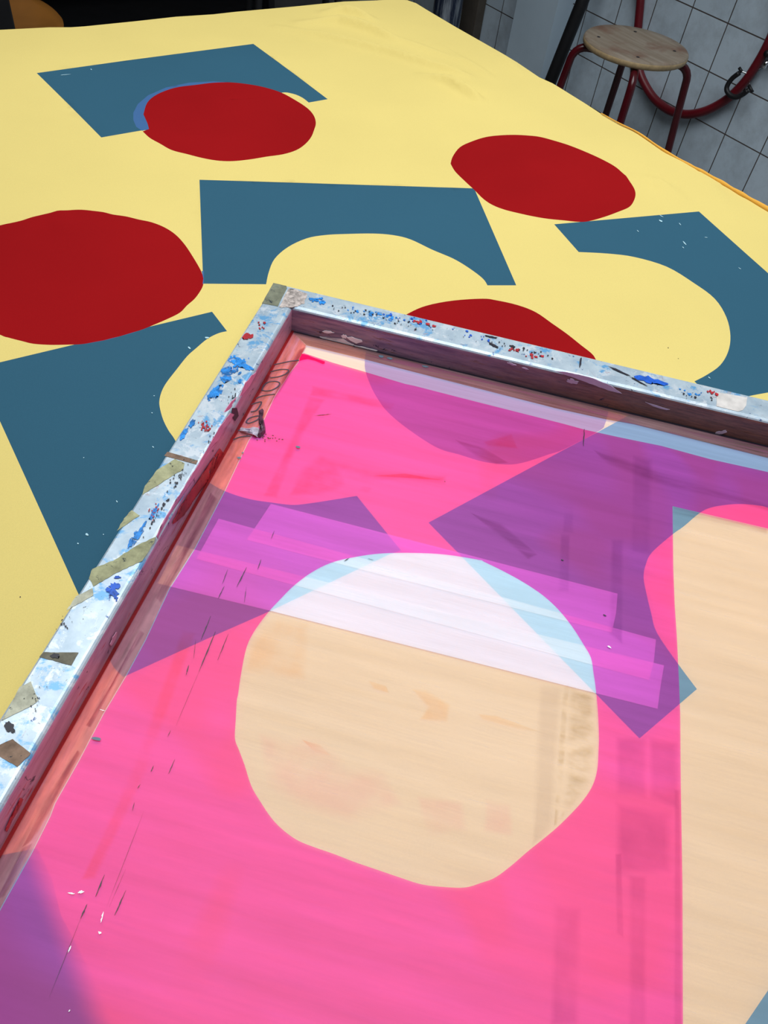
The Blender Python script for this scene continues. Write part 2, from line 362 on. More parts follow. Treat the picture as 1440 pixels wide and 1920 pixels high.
outline = [(XL,Y0)] + [(XL, bk[0].y+.02)] + [(p.x,p.y) for p in bk] + [(p.x,p.y) for p in rt] + [(rt[-1].x-.002, .2), (rt[-1].x, Y0)]
motifs = [('red', R1), ('red', R2), ('over', OV3), ('over', OV2), ('over', OV1), ('red', R3), ('red', R4), ('teal', T1), ('teal', T2), ('teal', T3), ('teal', T4), ('teal', T5), ('teal', T6), ('teal', T7)]
polys = [[(at(*p).x, at(*p).y) for p in P] for _, P in motifs]
V, E_, FC = [], [], []
def add_poly(P):
    i0 = len(V); V.extend(Vector(p) for p in P); n = len(P)
    E_.extend((i0+k, i0+(k+1) % n) for k in range(n))
add_poly(outline)
for P in polys: add_poly(P)
y = Y0+.02
while y < 1.66:
    st = .007 if y > .98 else .013 if y > .5 else .045
    x = XL+.02
    while x < 1.25:
        if y > .98 and x < .42 and random.random() < .7: x += st; continue
        if inside((x, y), outline) and inside((x+.012, y), outline) and inside((x, y+.012), outline): V.append(Vector((x+random.uniform(-.2,.2)*st, y+random.uniform(-.2,.2)*st)))
        x += st
    y += st
cv, ce, cf = delaunay_2d_cdt(V, E_, [], 0, 1e-7)[:3]
buckets = {}
for f in cf:
    c = (sum(cv[i].x for i in f)/3, sum(cv[i].y for i in f)/3)
    if not inside(c, outline): continue
    k = -1
    for i, P in enumerate(polys):
        if inside(c, P): k = i; break
    buckets.setdefault(k, []).append(f)
def part_mesh(name, faces, verts, zf):
    ids = {}; vs = []; fs = []
    for f in faces:
        g = []
        for i in f:
            if i not in ids: ids[i] = len(vs); vs.append((verts[i].x, verts[i].y, zf(verts[i].x, verts[i].y)))
            g.append(ids[i])
        a, b, c = (vs[j] for j in g)
        if (b[0]-a[0])*(c[1]-a[1])-(b[1]-a[1])*(c[0]-a[0]) < 0: g.reverse()
        fs.append(g)
    me = bpy.data.meshes.new(name); me.from_pydata(vs, [], fs); me.update(); return me
zc = lambda x, y: TZ + height(x, y)
cl = empty('printed_cloth', (.2,.48,TZ), 'yellow jersey cloth with teal blocks and red rounds printed on it, spread over the table', 'cloth')
link('fabric', part_mesh('fabric', buckets[-1], cv, zc), M_yel, cl, True)
MM = {'red': ('printed_circle', M_red), 'teal': ('printed_block', M_teal), 'over': ('ink_overlap', M_over)}
LAB = ['red printed round biting into the far teal block', 'red printed round nearest the stool', 'pale blue sliver where teal crosses the left red round', 'narrow blue sliver beside the left red round', 'blue crescent where teal and red ink overlap',
       'red printed round cut off by the left side of the photo', 'red printed round half under the screen', 'teal printed block farthest from the screen', 'whole teal printed block in the middle', 'teal printed block running under the left bar of the screen',
       'teal printed block by the right edge of the cloth', 'teal printed block under the screen beside the two windows', 'teal print at the near left under the screen', 'teal print corner at the near right under the screen']
for k, (kind, _) in enumerate(motifs):
    if k not in buckets: continue
    nm, m = MM[kind]
    if k == 12:                                     # this print has a soft, rubbed edge: ink thins out towards its border
        t = NT('rubbed_teal_ink'); g = t.n('TexCoord')
        a, b = at(84,1640), at(185,1900)
        d = (b-a).normalized(); nx, ny = d.y, -d.x
        sp = t.n('SeparateXYZ', {0: g.outputs['Object']})
        e = t.n('Math', {0: t.n('Math', {0: sp.outputs[0], 1: nx}, operation='MULTIPLY').outputs[0], 1: t.n('Math', {0: sp.outputs[1], 1: ny}, operation='MULTIPLY').outputs[0]}, operation='ADD').outputs[0]
        off = a.x*nx + a.y*ny
        s_ = 1 if (at(0,1800).x*nx+at(0,1800).y*ny) < off else -1
        mr = t.n('MapRange', {0: e, 1: off-s_*.012, 2: off+s_*.008, 3: 0.0, 4: 1.0}, interpolation_type='SMOOTHSTEP').outputs[0]
        m = t.done(t.bsdf(t.mix(mr, (.034,.108,.165,1), YEL+(1,)), .9, 0, None, .1))
    o = link(nm, part_mesh(nm, buckets[k], cv, zc), m, cl, True)
    o['label'] = LAB[k]
# fabric falling over the table edge, and the rolled hem
bm = bmesh.new(); prev = None
for i, (x, y) in enumerate(outline + [outline[0]]):
    a = bm.verts.new((x, y, zc(x, y))); b = bm.verts.new((x+random.uniform(-.002,.001), y+random.uniform(-.002,.001), TZ-.035+random.uniform(-.004,.004)))
    if prev: bm.faces.new((prev[0], a, b, prev[1]))
    prev = (a, b)
bm_link('overhang', bm, M_yel, cl, True)
bm = bmesh.new()
hp = [rt[i] for i in range(10, len(rt))] + [Vector((rt[-1].x-.002,.4,TZ)), Vector((rt[-1].x-.001,.1,TZ)), Vector((rt[-1].x,-.3,TZ))]
hp = smooth_path([(p.x-.002, p.y, TZ+.0015) for p in hp], 5)
hr = [.0008+.0034*min(1, i/36)*(.8+.2*math.sin(i*1.3)) for i in range(len(hp))]
tube(bm, hp, hr, 8); bm_link('hem', bm, M_hem, cl, True)['label'] = 'rolled hem of the cloth, coloured orange as if backlit'
# paint flecks lying in the teal print
def fleck(bm, px, py, a, b, ang, z):
    c = at(px, py, z); ex = (at(px+math.cos(ang)*8, py+math.sin(ang)*8, z)-c).normalized(); ey = Vector((-ex.y, ex.x, 0))
    n = 9; vs = []
    for k in range(n):
        t = 2*math.pi*k/n; r = random.uniform(.75, 1.1)
        vs.append(bm.verts.new(c+ex*(a*r*math.cos(t))+ey*(b*r*math.sin(t))))
    f = bm.faces.new(vs)
    return f
bm = bmesh.new()
for px, py, a, b, g in [(1239,414,4,2.5,.5),(1240,405,4,1,.5),(1275,420,4,.8,.9),(1196,433,3.5,.8,.9),(1284,456,7,1.4,.85),(1281,464,2.5,1,.8),(1324,445,3,.8,.1),(1387,503,3,.8,.6),
                        (122,140,9,.8,-.1),(171,130,2.5,.8,.9),(355,652,4,1.5,.8),(388,633,4,2.5,0),(289,742,1.2,1,0),(285,774,1.6,1,.7),(287,838,2.5,1,.8),(157,858,1,1,0),(219,940,3,1,1.1),(163,1002,3.5,2.2,.8),(194,1002,1.5,.7,1.2),(146,1019,2,1.2,1),(1330,708,3,1,.7)]:
    k = (CAM-at(px,py)).length/F
    fleck(bm, px, py, a*k, b*k, g, TZ+.0006+height(*at(px,py).to_2d())); bm_link('paint_fleck', bm, M_fleck, cl); bm = bmesh.new()
bm = bmesh.new()
for px, py, s in [(1253,652,1.0),(1272,672,.8),(38,1119,1.2),(1450,600,1)]:
    k = (CAM-at(px,py)).length/F; fleck(bm, px, py, s*k, s*k, 0, TZ+.0005); bm_link('ink_speck', bm, M_blk, cl); bm = bmesh.new()

# ------------------------------------------------------------------ silk screen
FH, MZ = .034, TZ+.0022                    # bar height, mesh level
O_ = at(515, 530, TZ+FH); U = Vector((.670,-.7424,0)).normalized(); VV = Vector((U.y, -U.x, 0))   # far bar runs along U, left bar along VV
LU, LV, WF, WL = .95, 1.16, .0385, .0335
def uv(u, v, z): p = O_+U*u+VV*v; return Vector((p.x, p.y, z))
def to_uv(p): d = p-O_; return (d.dot(U), d.dot(VV))
scr = empty('silk_screen', (O_.x, O_.y, TZ), 'silk screen with pink stencil and paint-spattered metal frame lying on the yellow cloth', 'silk screen')
def bar(p0, d, inn, L, w, w0, w1, mi):
    """mitred box-section bar; p0 outer corner, d along, inn inward; rounded upper edges"""
    r = .0045; z0, z1 = TZ+.0004, TZ+FH
    prof = [(0,z0),(0,z1-.002),(.0006,z1-.0006),(.002,z1)]
    prof += [(w-r,z1)] + [(w-r+r*math.sin(a), z1-r+r*math.cos(a)) for a in (math.pi/8,math.pi/4,3*math.pi/8,math.pi/2)] + [(w,z0)]
    bm = bmesh.new(); rings = []
    N = 40
    for k in range(N+1):
        ring = []
        for o, z in prof:
            s0 = o*w0/w; s1 = L-o*w1/w; s = s0+(s1-s0)*k/N
            ring.append(bm.verts.new(Vector((p0.x, p0.y, z))+d*s+inn*o))
        rings.append(ring)
    n = len(prof)
    for a, b in zip(rings, rings[1:]):
        for i in range(n):
            f = bm.faces.new((a[i], b[i], b[(i+1) % n], a[(i+1) % n]))
            f.material_index = 1 if i in (7, 8) else 0
    bm.faces.new(rings[0]); bm.faces.new(rings[-1][::-1])
    bmesh.ops.recalc_face_normals(bm, faces=bm.faces)
    return bm_link('frame_bar', bm, [M_ftop, mi], scr)
BAR_F = bar(uv(0,0,0), U, VV, LU, WF, WL, WL, M_fin)
BAR_L = bar(uv(0,0,0), VV, U, LV, WL, WF, WF, M_lin)
bar(uv(LU,0,0), VV, -U, LV, WL, WF, WF, M_fin)
bar(uv(0,LV,0), U, -VV, LU, WF, WL, WL, M_fin)

# the mesh sheet, split into stencil and open windows
CIRC = [(446.7,1300),(452,1263),(462.5,1213),(479,1180),(504,1146.7),(525,1124),(550,1099),(583,1074),(621,1055),(667,1044),(717,1037.5),(779,1036.7),(837.5,1040),(900,1050),(907,1053),(944,1071),(982,1092),(1019,1117),(1048,1144),(1073,1175),(1094,1208),(1108,1233),(1113,1262.5),(1116.7,1287.5),(1121,1333),(1123,1379),(1122.5,1401),(1120,1442),(1111,1473),(1093,1501),(1067.5,1529),(1037,1558),(990,1596),(960,1622),(929,1645),(903,1655),(872,1664),(831,1663),(790,1658),(749,1645),(708,1631),(667,1617),(625.6,1601),(589.6,1588.5),(559,1576),(533,1558),(510,1535),(487,1501),(471,1473),(458.5,1434),(448,1406),(440.5,1384.5),(442,1349.6),(444,1313.6)]
M2 = lambda P: [to_uv(at(x, y, MZ)) for x, y in P]
circ = M2(rounded(CIRC))
tl = to_uv(at(1261,949,MZ)); tr = to_uv(at(1440,991,MZ)); bl = to_uv(at(1280.5,1920,MZ))
le = M2([(1262.5,1066.7),(1265,1133),(1269,1191.7),(1273,1275),(1275.4,1337.5),(1276,1420),(1276.5,1471.6),(1279.6,1655)])
dr = Vector(tr)-Vector(tl); dr *= .34/dr.length; db = Vector(bl)-Vector(le[-1]); db *= .12/db.length
bl2 = Vector(bl)+db
rect = [tl]+le+[bl, tuple(bl2), tuple(bl2+dr), tuple(Vector(tl)+dr)]
pt = M2([(569,661.7),(624,680),(680,696),(760,720),(775,723),(900,755),(1056.5,794.6),(1098,806),(1157,819),(1240,836),(1332,861),(1440,885)])
pl = M2([(567,663),(559,680),(543.5,700),(514,746),(496,785.7),(467,826),(422,921),(367,1027),(319,1103),(273.6,1200),(239.6,1263),(194,1339.6),(149,1426),(104,1506),(95,1530),(60,1600),(7,1695)])
stencil = pt + [(LU-WL-.03, pt[-1][1]), (LU-WL-.03, LV-WF-.03), (pl[-1][0]-.002, LV-WF-.03)] + pl[::-1][:-1]
sheet = [(WL,WF),(LU-WL,WF),(LU-WL,LV-WF),(WL,LV-WF)]
V, E_ = [], []
for P in (sheet, stencil, circ, rect): add_poly(P)
sv, se, sf = delaunay_2d_cdt([Vector(v) for v in V], E_, [], 0, 1e-7)[:3]
bk2 = {}
for f in sf:
    c = (sum(sv[i].x for i in f)/3, sum(sv[i].y for i in f)/3)
    if not inside(c, sheet): continue
    k = 'circ' if inside(c, circ) else 'rect' if inside(c, rect) else 'pink' if inside(c, stencil) else 'edge'
    bk2.setdefault(k, []).append(f)
wv = [uv(p.x, p.y, 0) for p in sv]
for k, nm, m, lb in (('pink','stencil',M_pink,'pink stencil film'), ('circ','open_mesh',M_open,'round open window in the stencil'), ('rect','open_mesh',M_open,'straight-sided open window in the stencil'), ('edge','open_mesh',M_edge,'open mesh margin along the frame')):
    link(nm, part_mesh(nm, bk2[k], wv, lambda x, y: MZ), m, scr)['label'] = lb

def flat(name, P, z, m, parent=scr, label=None, jag=0, thick=.0003, onv=None):
    """a thin piece lying on the plane z (or standing on an inner bar face), outline given where it shows"""
    pts = []
    n = len(P)
    for i in range(n):
        a, b = P[i], P[(i+1) % n]
        L = math.hypot(b[0]-a[0], b[1]-a[1]); k = max(1, int(L/6)) if jag else 1
        for j in range(k):
            t = j/k
            pts.append((a[0]+(b[0]-a[0])*t+random.uniform(-jag,jag)*(j > 0), a[1]+(b[1]-a[1])*t+random.uniform(-jag,jag)*(j > 0)))
    return pts
def on_top(p): return at(p[0], p[1], TZ+FH)
def on_mesh(p): return at(p[0], p[1], MZ)
def on_far(p):                                  # far bar's inner face
    v = ray(*p); q = uv(0, WF, 0); t = (q-CAM).dot(VV)/v.dot(VV); return CAM+v*t
def on_left(p):
    v = ray(*p); q = uv(WL, 0, 0); t = (q-CAM).dot(U)/v.dot(U); return CAM+v*t
UPN = Vector((0,0,1))
def slab_poly(bm, P, where, nrm, off, thick, jag=0):
    pts = flat('', P, 0, None, jag=jag)
    lo = [bm.verts.new(where(p)+nrm*off) for p in pts]; hi = [bm.verts.new(where(p)+nrm*(off+thick)) for p in pts]
    f1 = bm.faces.new(hi); f0 = bm.faces.new(lo[::-1])
    n = len(lo)
    for i in range(n): bm.faces.new((lo[i], lo[(i+1) % n], hi[(i+1) % n], hi[i]))
    bmesh.ops.triangulate(bm, faces=[f0, f1]); 
def piece(name, polys_, where, nrm, m, label=None, off=.0002, thick=.0003, jag=0):
    stuff = name == 'paint_speckle'
    bm = bmesh.new(); o = None
    for i, P in enumerate(polys_):
        slab_poly(bm, P, where, nrm, off+.00002*(i % 20), thick, jag)
        if stuff and i < len(polys_)-1: continue
        bmesh.ops.recalc_face_normals(bm, faces=bm.faces)
        par = scr if stuff else BAR_F if where is on_far else BAR_L if where is on_left else BAR_L if to_uv(where(P[0]))[0] < WL+.004 and to_uv(where(P[0]))[1] > .02 else BAR_F
        o = bm_link(name, bm, m if not o else o.data.materials[0], par)
        if label and (stuff or len(polys_) == 1 or i == 0): o['label'] = label
        if stuff: o['kind'] = 'stuff'
        bm = bmesh.new()
    bm.free()
    return o
def face_up(pts):
    pts = [tuple(p) for p in pts]; n = len(pts)
    A = sum(pts[i][0]*pts[(i+1) % n][1]-pts[(i+1) % n][0]*pts[i][1] for i in range(n))
    return pts if A > 0 else pts[::-1]
def sheet_piece(name, P, z, m, label):
    me = bpy.data.meshes.new(name); w = face_up(at(x, y, z) for x, y in P)
    me.from_pydata(w, [], [list(range(len(w)))]); me.update()
    o = link(name, me, m, scr)
    if label: o['label'] = label
    return o
# clear tape stuck across the underside of the mesh
TA = [(508,944.6),(1158,1113),(1155,1150),(1147,1186),(700,1074),(463,1012)]
TB = [(410,972.5),(1230,1199),(1226,1240),(1217,1275),(368,1048)]
TC = [(331,1022),(1245,1247.5),(1238,1290),(1233,1329),(900,1244.6),(506,1145),(296,1094)]
for i, (P, lb) in enumerate(((TA,'clear tape strip farthest across the round window'), (TB,'middle clear tape strip'), (TC,'clear tape strip nearest across the round window'))):
    sheet_piece('clear_tape', P, MZ-.0004-.0003*i, M_tape, lb)
# stained tape along the inner edges of the frame
e = .001
LB = [(WL+e,WF+e)]
def uvpoly(name, P, z, m, label):
    me = bpy.data.meshes.new(name); me.from_pydata(face_up(uv(u, v, z) for u, v in P), [], [list(range(len(P)))]); me.update()
    o = link(name, me, m, scr); o['label'] = label; return o
lt = M2([(574,648)]); lin = [(u-.0005, v) for u, v in pl[1:]]
ET = uvpoly('edge_tape', [(WL+e,WF+e), lt[0]] + lin + [(WL+.0205, LV-WF-.01), (WL+e, LV-WF-.01)], MZ+.0004, M_rtape, 'salmon stained tape along the left bar')
bt = M2([(574.6,647.5),(683,673.5),(860,719),(1040,765),(1140,787),(1190,796),(1440,859)])
uvpoly('edge_tape', [(WL+e,WF+e)] + bt + [(LU-WL-e, bt[-1][1]), (LU-WL-e, WF+e)], MZ+.0007, M_btape, 'brown stained tape along the far bar')
# dirt band rubbed into the left tape
piece_pts = M2([(556,668),(566,655),(548,690),(520,735),(470,815),(440,870),(395,930),(330,1050),(300,1110),(250,1190),(215,1255),(170,1330),(120,1420),(60,1530),(10,1625)])
# emulsion run at the stencil corner
sheet_piece('emulsion_run', sc([(620,1030),(700,1050),(770,1080),(930,1135),(925,1165),(900,1168),(800,1125),(700,1100),(640,1110),(580,1130),(590,1090)], 7.2, 480, 520), MZ+.0003, M_mag, 'deep pink emulsion run at the stencil corner')
# worn vertical wash bands by the two windows
def tint(name, col, lo, hi, sc, strength):
    """a thin residue film that fades out towards its border"""
    q = NT(name); c = q.coords(rot=-ROT, scale=sc)
    ed = q.n('Attribute', attribute_name='thickness').outputs['Fac']
    f = q.n('Math', {0: q.n('Math', {0: q.ramp(q.noise(c, 9, 5, .6), lo, hi), 1: strength}, operation='MULTIPLY').outputs[0], 1: ed}, operation='MULTIPLY').outputs[0]
    return q.done(q.n('BsdfTransparent', {'Color': q.mix(f, (1,1,1,1), col+(1,))}).outputs[0])
def stain_piece(P, z, m, d):
    n = len(P); A = sum(P[i][0]*P[(i+1) % n][1]-P[(i+1) % n][0]*P[i][1] for i in range(n)); sg = 1 if A > 0 else -1
    inner = []
    for i in range(n):
        a, b, c = Vector(P[i-1]), Vector(P[i]), Vector(P[(i+1) % n])
        n1 = Vector((-(b-a).y, (b-a).x)).normalized()*sg; n2 = Vector((-(c-b).y, (c-b).x)).normalized()*sg
        nn = (n1+n2); nn = nn.normalized() if nn.length > .1 else n1
        inner.append(tuple(b+nn*d))
    w = [at(x, y, z) for x, y in list(P)+inner]
    me = bpy.data.meshes.new('stain')
    me.from_pydata([tuple(p) for p in w], [], [[i, (i+1) % n, n+(i+1) % n, n+i] for i in range(n)]+[[n+i for i in range(n)]]); me.update()
    at_ = me.attributes.new('thickness', 'FLOAT', 'POINT')
    for i in range(2*n): at_.data[i].value = 0.0 if i < n else 1.0
    return link('stain', me, m, scr)
S_pur = tint('purple_residue', (.66,.62,.72), .30, .70, (1.5,1.5,1), .42)
S_mar = tint('maroon_residue', (.62,.55,.55), .3, .65, (1.2,9,1), .42)
S_red = tint('red_residue', (1,.72,.70), .3, .65, (3,3,1), .6)
S_ora = tint('orange_residue', (1,.88,.78), .3, .65, (3,3,1), .6)
S_pnk = tint('rosy_residue', (1,.91,.95), .3, .65, (4,4,1), .75)
S_brn = tint('brown_residue', (.74,.70,.62), .42, .70, (5,12,1), .55)
S_gry = tint('grey_residue', (.90,.89,.90), .2, .5, (2,2,1), .6)
STAINS = [
  (S_pur, [(1153,1380),(1214,1380),(1215,1500),(1153,1490)]), (S_pur, [(1178,1640),(1214,1640),(1214,1925),(1176,1925)]), (S_pur, [(1264,1480),(1276,1480),(1280,1925),(1263,1925)]),
  (S_pur, [(1036,1690),(1092,1700),(1088,1925),(1030,1925)]), (S_pur, [(1153,1600),(1166,1600),(1170,1760),(1155,1750)]), (S_pur, [(1152,1500),(1262,1520),(1262,1640),(1153,1640)]), (S_pur, [(1216,1380),(1272,1390),(1276,1520),(1216,1500)]),
  (S_mar, [(1110,842),(1150,850),(1240,885),(1340,915),(1445,945),(1445,962),(1330,935),(1230,908),(1140,872)]), (S_pur, [(1057,948),(1076,948),(1076,1000),(1054,1000)]), (S_pur, [(1050,1000),(1070,1000),(1068,1110),(1046,1110)]),
  (S_pur, [(1185,850),(1225,860),(1222,1040),(1180,1040)]), (S_pur, [(1145,1010),(1170,1010),(1168,1210),(1140,1190)]), (S_mar, [(880,960),(940,980),(1010,1040),(990,1050),(930,1000)]), (S_mar, [(1260,962),(1440,1002),(1440,990),(1262,948)]),
  (S_red, [(585,722),(640,733),(742,755),(735,772),(640,752),(580,742)]), (S_red, [(578,742),(612,748),(572,812),(545,870),(520,935),(492,930),(540,830)]), (S_red, [(905,828),(960,812),(972,842),(915,838)]), (S_mar, [(850,822),(900,835),(955,868),(930,872),(890,855)]),
  (S_red, [(600,850),(700,880),(840,890),(835,910),(760,900),(690,905),(600,930),(540,930),(560,880)]), (S_red, [(662,905),(700,915),(690,925),(660,918)]),
  (S_ora, [(470,1190),(520,1152),(582,1165),(575,1278),(450,1262),(455,1220)]), (S_ora, [(770,1290),(800,1292),(846,1320),(840,1355),(785,1350),(800,1325)]), (S_ora, [(896,1338),(930,1340),(1012,1372),(980,1370),(905,1350)]), (S_ora, [(690,1275),(725,1285),(730,1300),(700,1292)]),
  (S_pnk, [(480,1370),(600,1380),(660,1430),(720,1440),(760,1510),(660,1550),(560,1520),(500,1480)]), (S_pnk, [(780,1490),(870,1500),(880,1560),(800,1570)]), (S_pnk, [(910,1495),(960,1505),(965,1570),(905,1560)]), (S_red, [(565,1386),(600,1395),(622,1418),(590,1410)]),
  (S_brn, [(1056,1285),(1068,1283),(1060,1420),(1046,1545),(1038,1552),(1045,1420)]), (S_brn, [(1066,1282),(1117,1296),(1121,1400),(1108,1470),(1050,1540),(1060,1420)]), (S_gry, [(1010,1280),(1056,1285),(1040,1550),(996,1590),(1000,1450)]),
  (S_ora, [(340,1180),(370,1185),(280,1440),(180,1650),(150,1650),(250,1430)]),
]
for i, (m, P) in enumerate(STAINS):
    n = len(P); ar = abs(sum(P[k][0]*P[(k+1) % n][1]-P[(k+1) % n][0]*P[k][1] for k in range(n)))/2; per = sum(math.dist(P[k], P[(k+1) % n]) for k in range(n))
    stain_piece(P, MZ+.00015+.000006*i, m, .75*ar/per)
S_plm = tint('plum_residue', (.58,.36,.50), .25, .65, (14,1.2,1), .75)
for P in ([(560,655),(577,648),(548,698),(520,745),(500,765),(530,705)], [(395,922),(408,935),(352,1037),(325,1088),(302,1132),(290,1120),(340,1030)], [(145,1405),(152,1412),(112,1485),(62,1575),(40,1590),(90,1490)], [(500,700),(510,705),(470,770),(445,815),(438,808)], [(262,1180),(272,1187),(240,1240),(205,1300),(170,1365),(160,1360),(205,1285)], [(40,1590),(62,1580),(10,1680),(-10,1690)]):
    stain_piece(P, MZ+.0008, S_plm, 4)
uvpoly('seam_shade_line', [(WL,WF+.0002),(LU-WL,WF+.0002),(LU-WL,WF+.0030),(WL,WF+.0022)], MZ+.0010, M_blk, 'painted black contact-shadow line under the far bar')  # black strip stands in for the contact shadow at the far bar's foot
uvpoly('seam_shade_line', [(WL+.0002,WF),(WL+.0034,WF),(WL+.0030,LV*.5),(WL+.0030,LV-WF),(WL+.0002,LV-WF)], MZ+.0011, film('dark_red_seam', (.55,.12,.10), (.12,.008,.012), .6, .3, .4, 0, 14, 1, 7), 'dark red seam along the left bar')
# masking tape and paint on top of the bars
top = lambda name, polys_, m, label=None, off=.0002, jag=0: piece(name, polys_, on_top, UPN, m, label, off, .0002, jag)
def splat(blobs, specks, m, colour, off):
    ok = lambda P, g: all((lambda q: (-.0005 < q[0] < WL and -.0005 < q[1]) or (-.0005 < q[1] < WF and -.0005 < q[0]))(to_uv(on_top(p))) for p in P)
    blobs = [P for P in blobs if sum(ok([p], 0) for p in P) > len(P)*.6]; specks = [P for P in specks if ok(P, 0)]
    if blobs: top('paint_splatter', blobs, m, None, off, 1.0)
    top('paint_speckle', specks, m, colour+' paint specks on the bars', off)
top('tape_patch', [[(512.5,531),(537,536.5),(538,541),(530,556),(521,575),(491,569)]], M_olive, 'olive tape on the frame corner', jag=.5)
top('paint_scuff', [[(541,541),(560,545),(576,551),(571,570),(548,577),(523,576),(532,558)]], simple('scuffed_white', (.42,.36,.33), .5, 0, .6, 220), 'scuffed whitish paint beside the corner', jag=1.5)
top('tape_patch', [[(314,847.5),(371,864),(368,871),(308,855)]], M_maskb, 'narrow brown tape strip across the left bar')
top('tape_patch', [[(328,861),(346,869),(344,880),(315,898),(267,928),(272,911),(294,882)]], M_maskt, 'greenish masking tape below the brown strip', jag=.7)
top('tape_patch', [[(247,957),(262,967),(219,996),(233,972)]], M_maskt, 'short masking tape on the outer edge of the left bar', jag=.7)
top('tape_patch', [[(172,1068),(217,1049),(255.6,1024),(292,1007),(289,1018),(267,1052),(219,1074),(175,1100),(167,1085)]], M_maskt, 'long diagonal masking tape across the left bar', jag=.8)
top('tape_patch', [[(143,1118),(173.6,1103),(175,1117),(125,1145)]], M_maskc, 'pale masking tape below the diagonal strip', jag=.6)
top('tape_patch', [[(82,1223),(147.5,1224),(142,1233),(134,1248),(74,1232)]], M_dkt, 'dark dirty tape on the left bar', jag=.6)
top('tape_patch', [[(37.5,1288),(58,1278),(72.5,1313),(62,1322),(3,1352),(18,1327),(31,1300)]], M_maskc, 'cream masking tape near the left edge of the photo', jag=.5)
top('tape_patch', [[(24,1386),(58,1413),(33,1438),(-5,1416),(-12,1402)]], M_maskb, 'brown tape lowest on the left bar', jag=.5)
top('tape_patch', [[(1344,736),(1401,745.5),(1399,760),(1393,769),(1384,772),(1343,762)]], simple('lumpy_white_tape', (.62,.58,.55), .6, 0, .2, 60), 'whitish tape on the far bar', jag=.4)
def blob(cx, cy, a, b, ang, n=16, rough=.35):
    out = []
    for k in range(n):
        t = 2*math.pi*k/n; r = 1+random.uniform(-rough, rough)
        x, y = a*r*math.cos(t), b*r*math.sin(t)
        out.append((cx+x*math.cos(ang)-y*math.sin(ang), cy+x*math.sin(ang)+y*math.cos(ang)))
    return out
AL = math.atan2(370, -240)*1.0           # along the left bar, in the picture
class Sc(list): pass
def scatter(cx, cy, ln, wd, ang, n, s, el=1.6):
    out = Sc()
    for _ in range(n):
        t, w = random.gauss(0, .45)*ln, random.gauss(0, .45)*wd
        r = s*random.uniform(.4, 1.2)
        out.append(blob(cx+t*math.cos(ang)-w*math.sin(ang), cy+t*math.sin(ang)+w*math.cos(ang), r*el, r, ang+random.uniform(-.5,.5), 9, .45))
    return out
AF = math.atan2(220, 925)
bl_ = [blob(452,682,15,7,AF+.2), blob(425,702,10,14,AF), blob(466,690,9,5,AF), blob(437,676,9,6,0), blob(408,735,6,14,.6), blob(395,742,5,10,.6)] 
bs_ = scatter(440,690,26,16,AL,20,2.6) + scatter(400,740,20,10,AL,10,3)
bl_ += [blob(288,962,3,17,.5), blob(262,1000,5,22,.55), blob(246,1018,5,10,.5), blob(360,795,4,9,.6), blob(345,815,4,12,.6)]
bs_ += scatter(255,1005,26,6,AL,16,2)
bs_ += scatter(700,590,70,7,AF,22,2.2) + scatter(600,565,30,6,AF,16,2.2) + scatter(1290,735,40,5,AF,8,2)
splat(bl_, bs_, M_blue, 'bright blue', .0004)
splat([blob(215,1100,9,7,0), blob(212,1112,11,6,.4), blob(220,1083,6,3,0), blob(1213,712,20,6,AF), blob(1232,717,16,4,AF), blob(205,1106,6,4,0)], scatter(217,1122,10,5,AL,8,1.6)+ scatter(760,600,180,7,AF,26,1.5), M_dblue, 'deep blue', .0005)
splat([], scatter(462,632,14,6,AL,14,3)+scatter(490,612,8,8,AF,6,1.6)+scatter(385,800,12,14,AL,26,1.5)+scatter(790,606,30,4,AF,9,2)+scatter(985,664,45,5,AF,16,2.2)+scatter(1335,738,22,4,AF,9,2.2)+scatter(290,960,20,12,AL,14,1.2)+scatter(810,598,5,3,0,4,3), M_redp, 'red', .0006)
bk_ = [blob(17,1363,10,9,.6,18,.25), blob(23,1370,6,4,.6), blob(104,1230,8,5,.2)]
bk_ += [blob(1163,698,22,1.6,.42), blob(1195,715,16,1.2,.5), blob(1088,681,2,8,.1), blob(925,648,9,2.2,.45), blob(922,633,12,1.4,.2), blob(960,650,6,1.6,.2)]
bks_ = scatter(700,592,150,8,AF,30,1.1)+scatter(970,655,120,7,AF,24,1.1)+scatter(330,900,30,14,AL,34,1.1)+scatter(440,745,20,8,AL,22,.9)+scatter(300,960,45,4,AL,22,1.3)+scatter(120,1170,30,14,AL,12,1.2)+scatter(70,1320,40,20,AL,14,1)+scatter(400,820,40,8,AL,18,.9)+scatter(1310,745,60,6,AF,10,1.1)
splat(bk_, bks_, M_blk, 'black', .0007)
# paint runs on the inner faces
piece('paint_drip', [sc([(190,340),(250,345),(330,372),(400,355),(440,385),(500,410),(490,437),(430,432),(370,415),(300,388),(240,365)], 4.8, 560, 560), sc([(430,345),(480,340),(570,370),(575,385),(520,400),(470,375)], 4.8, 560, 560), blob(646,630,5,3,.2), blob(616,622,9,2,.1), sc([(500,415),(600,435),(710,465),(690,470),(590,450),(520,435)], 4.8, 560, 560)], on_far, VV, M_wht, 'white paint drips on the far bar', off=.0004, thick=.0006, jag=.5)
piece('paint_drip', [[(1041,695),(1062,697),(1110,708),(1145,722),(1166,737),(1140,731),(1100,716),(1070,705)], [(1210,753),(1230,759),(1256,767),(1250,768),(1225,761)], blob(1353,810,10,3,-.2), blob(960,682,7,1.5,.3), blob(985,690,5,1.5,.3), blob(1073,714,10,4,.2)], on_far, VV, M_lil, 'lilac paint streaks on the far bar', off=.0004, thick=.0005, jag=.5)
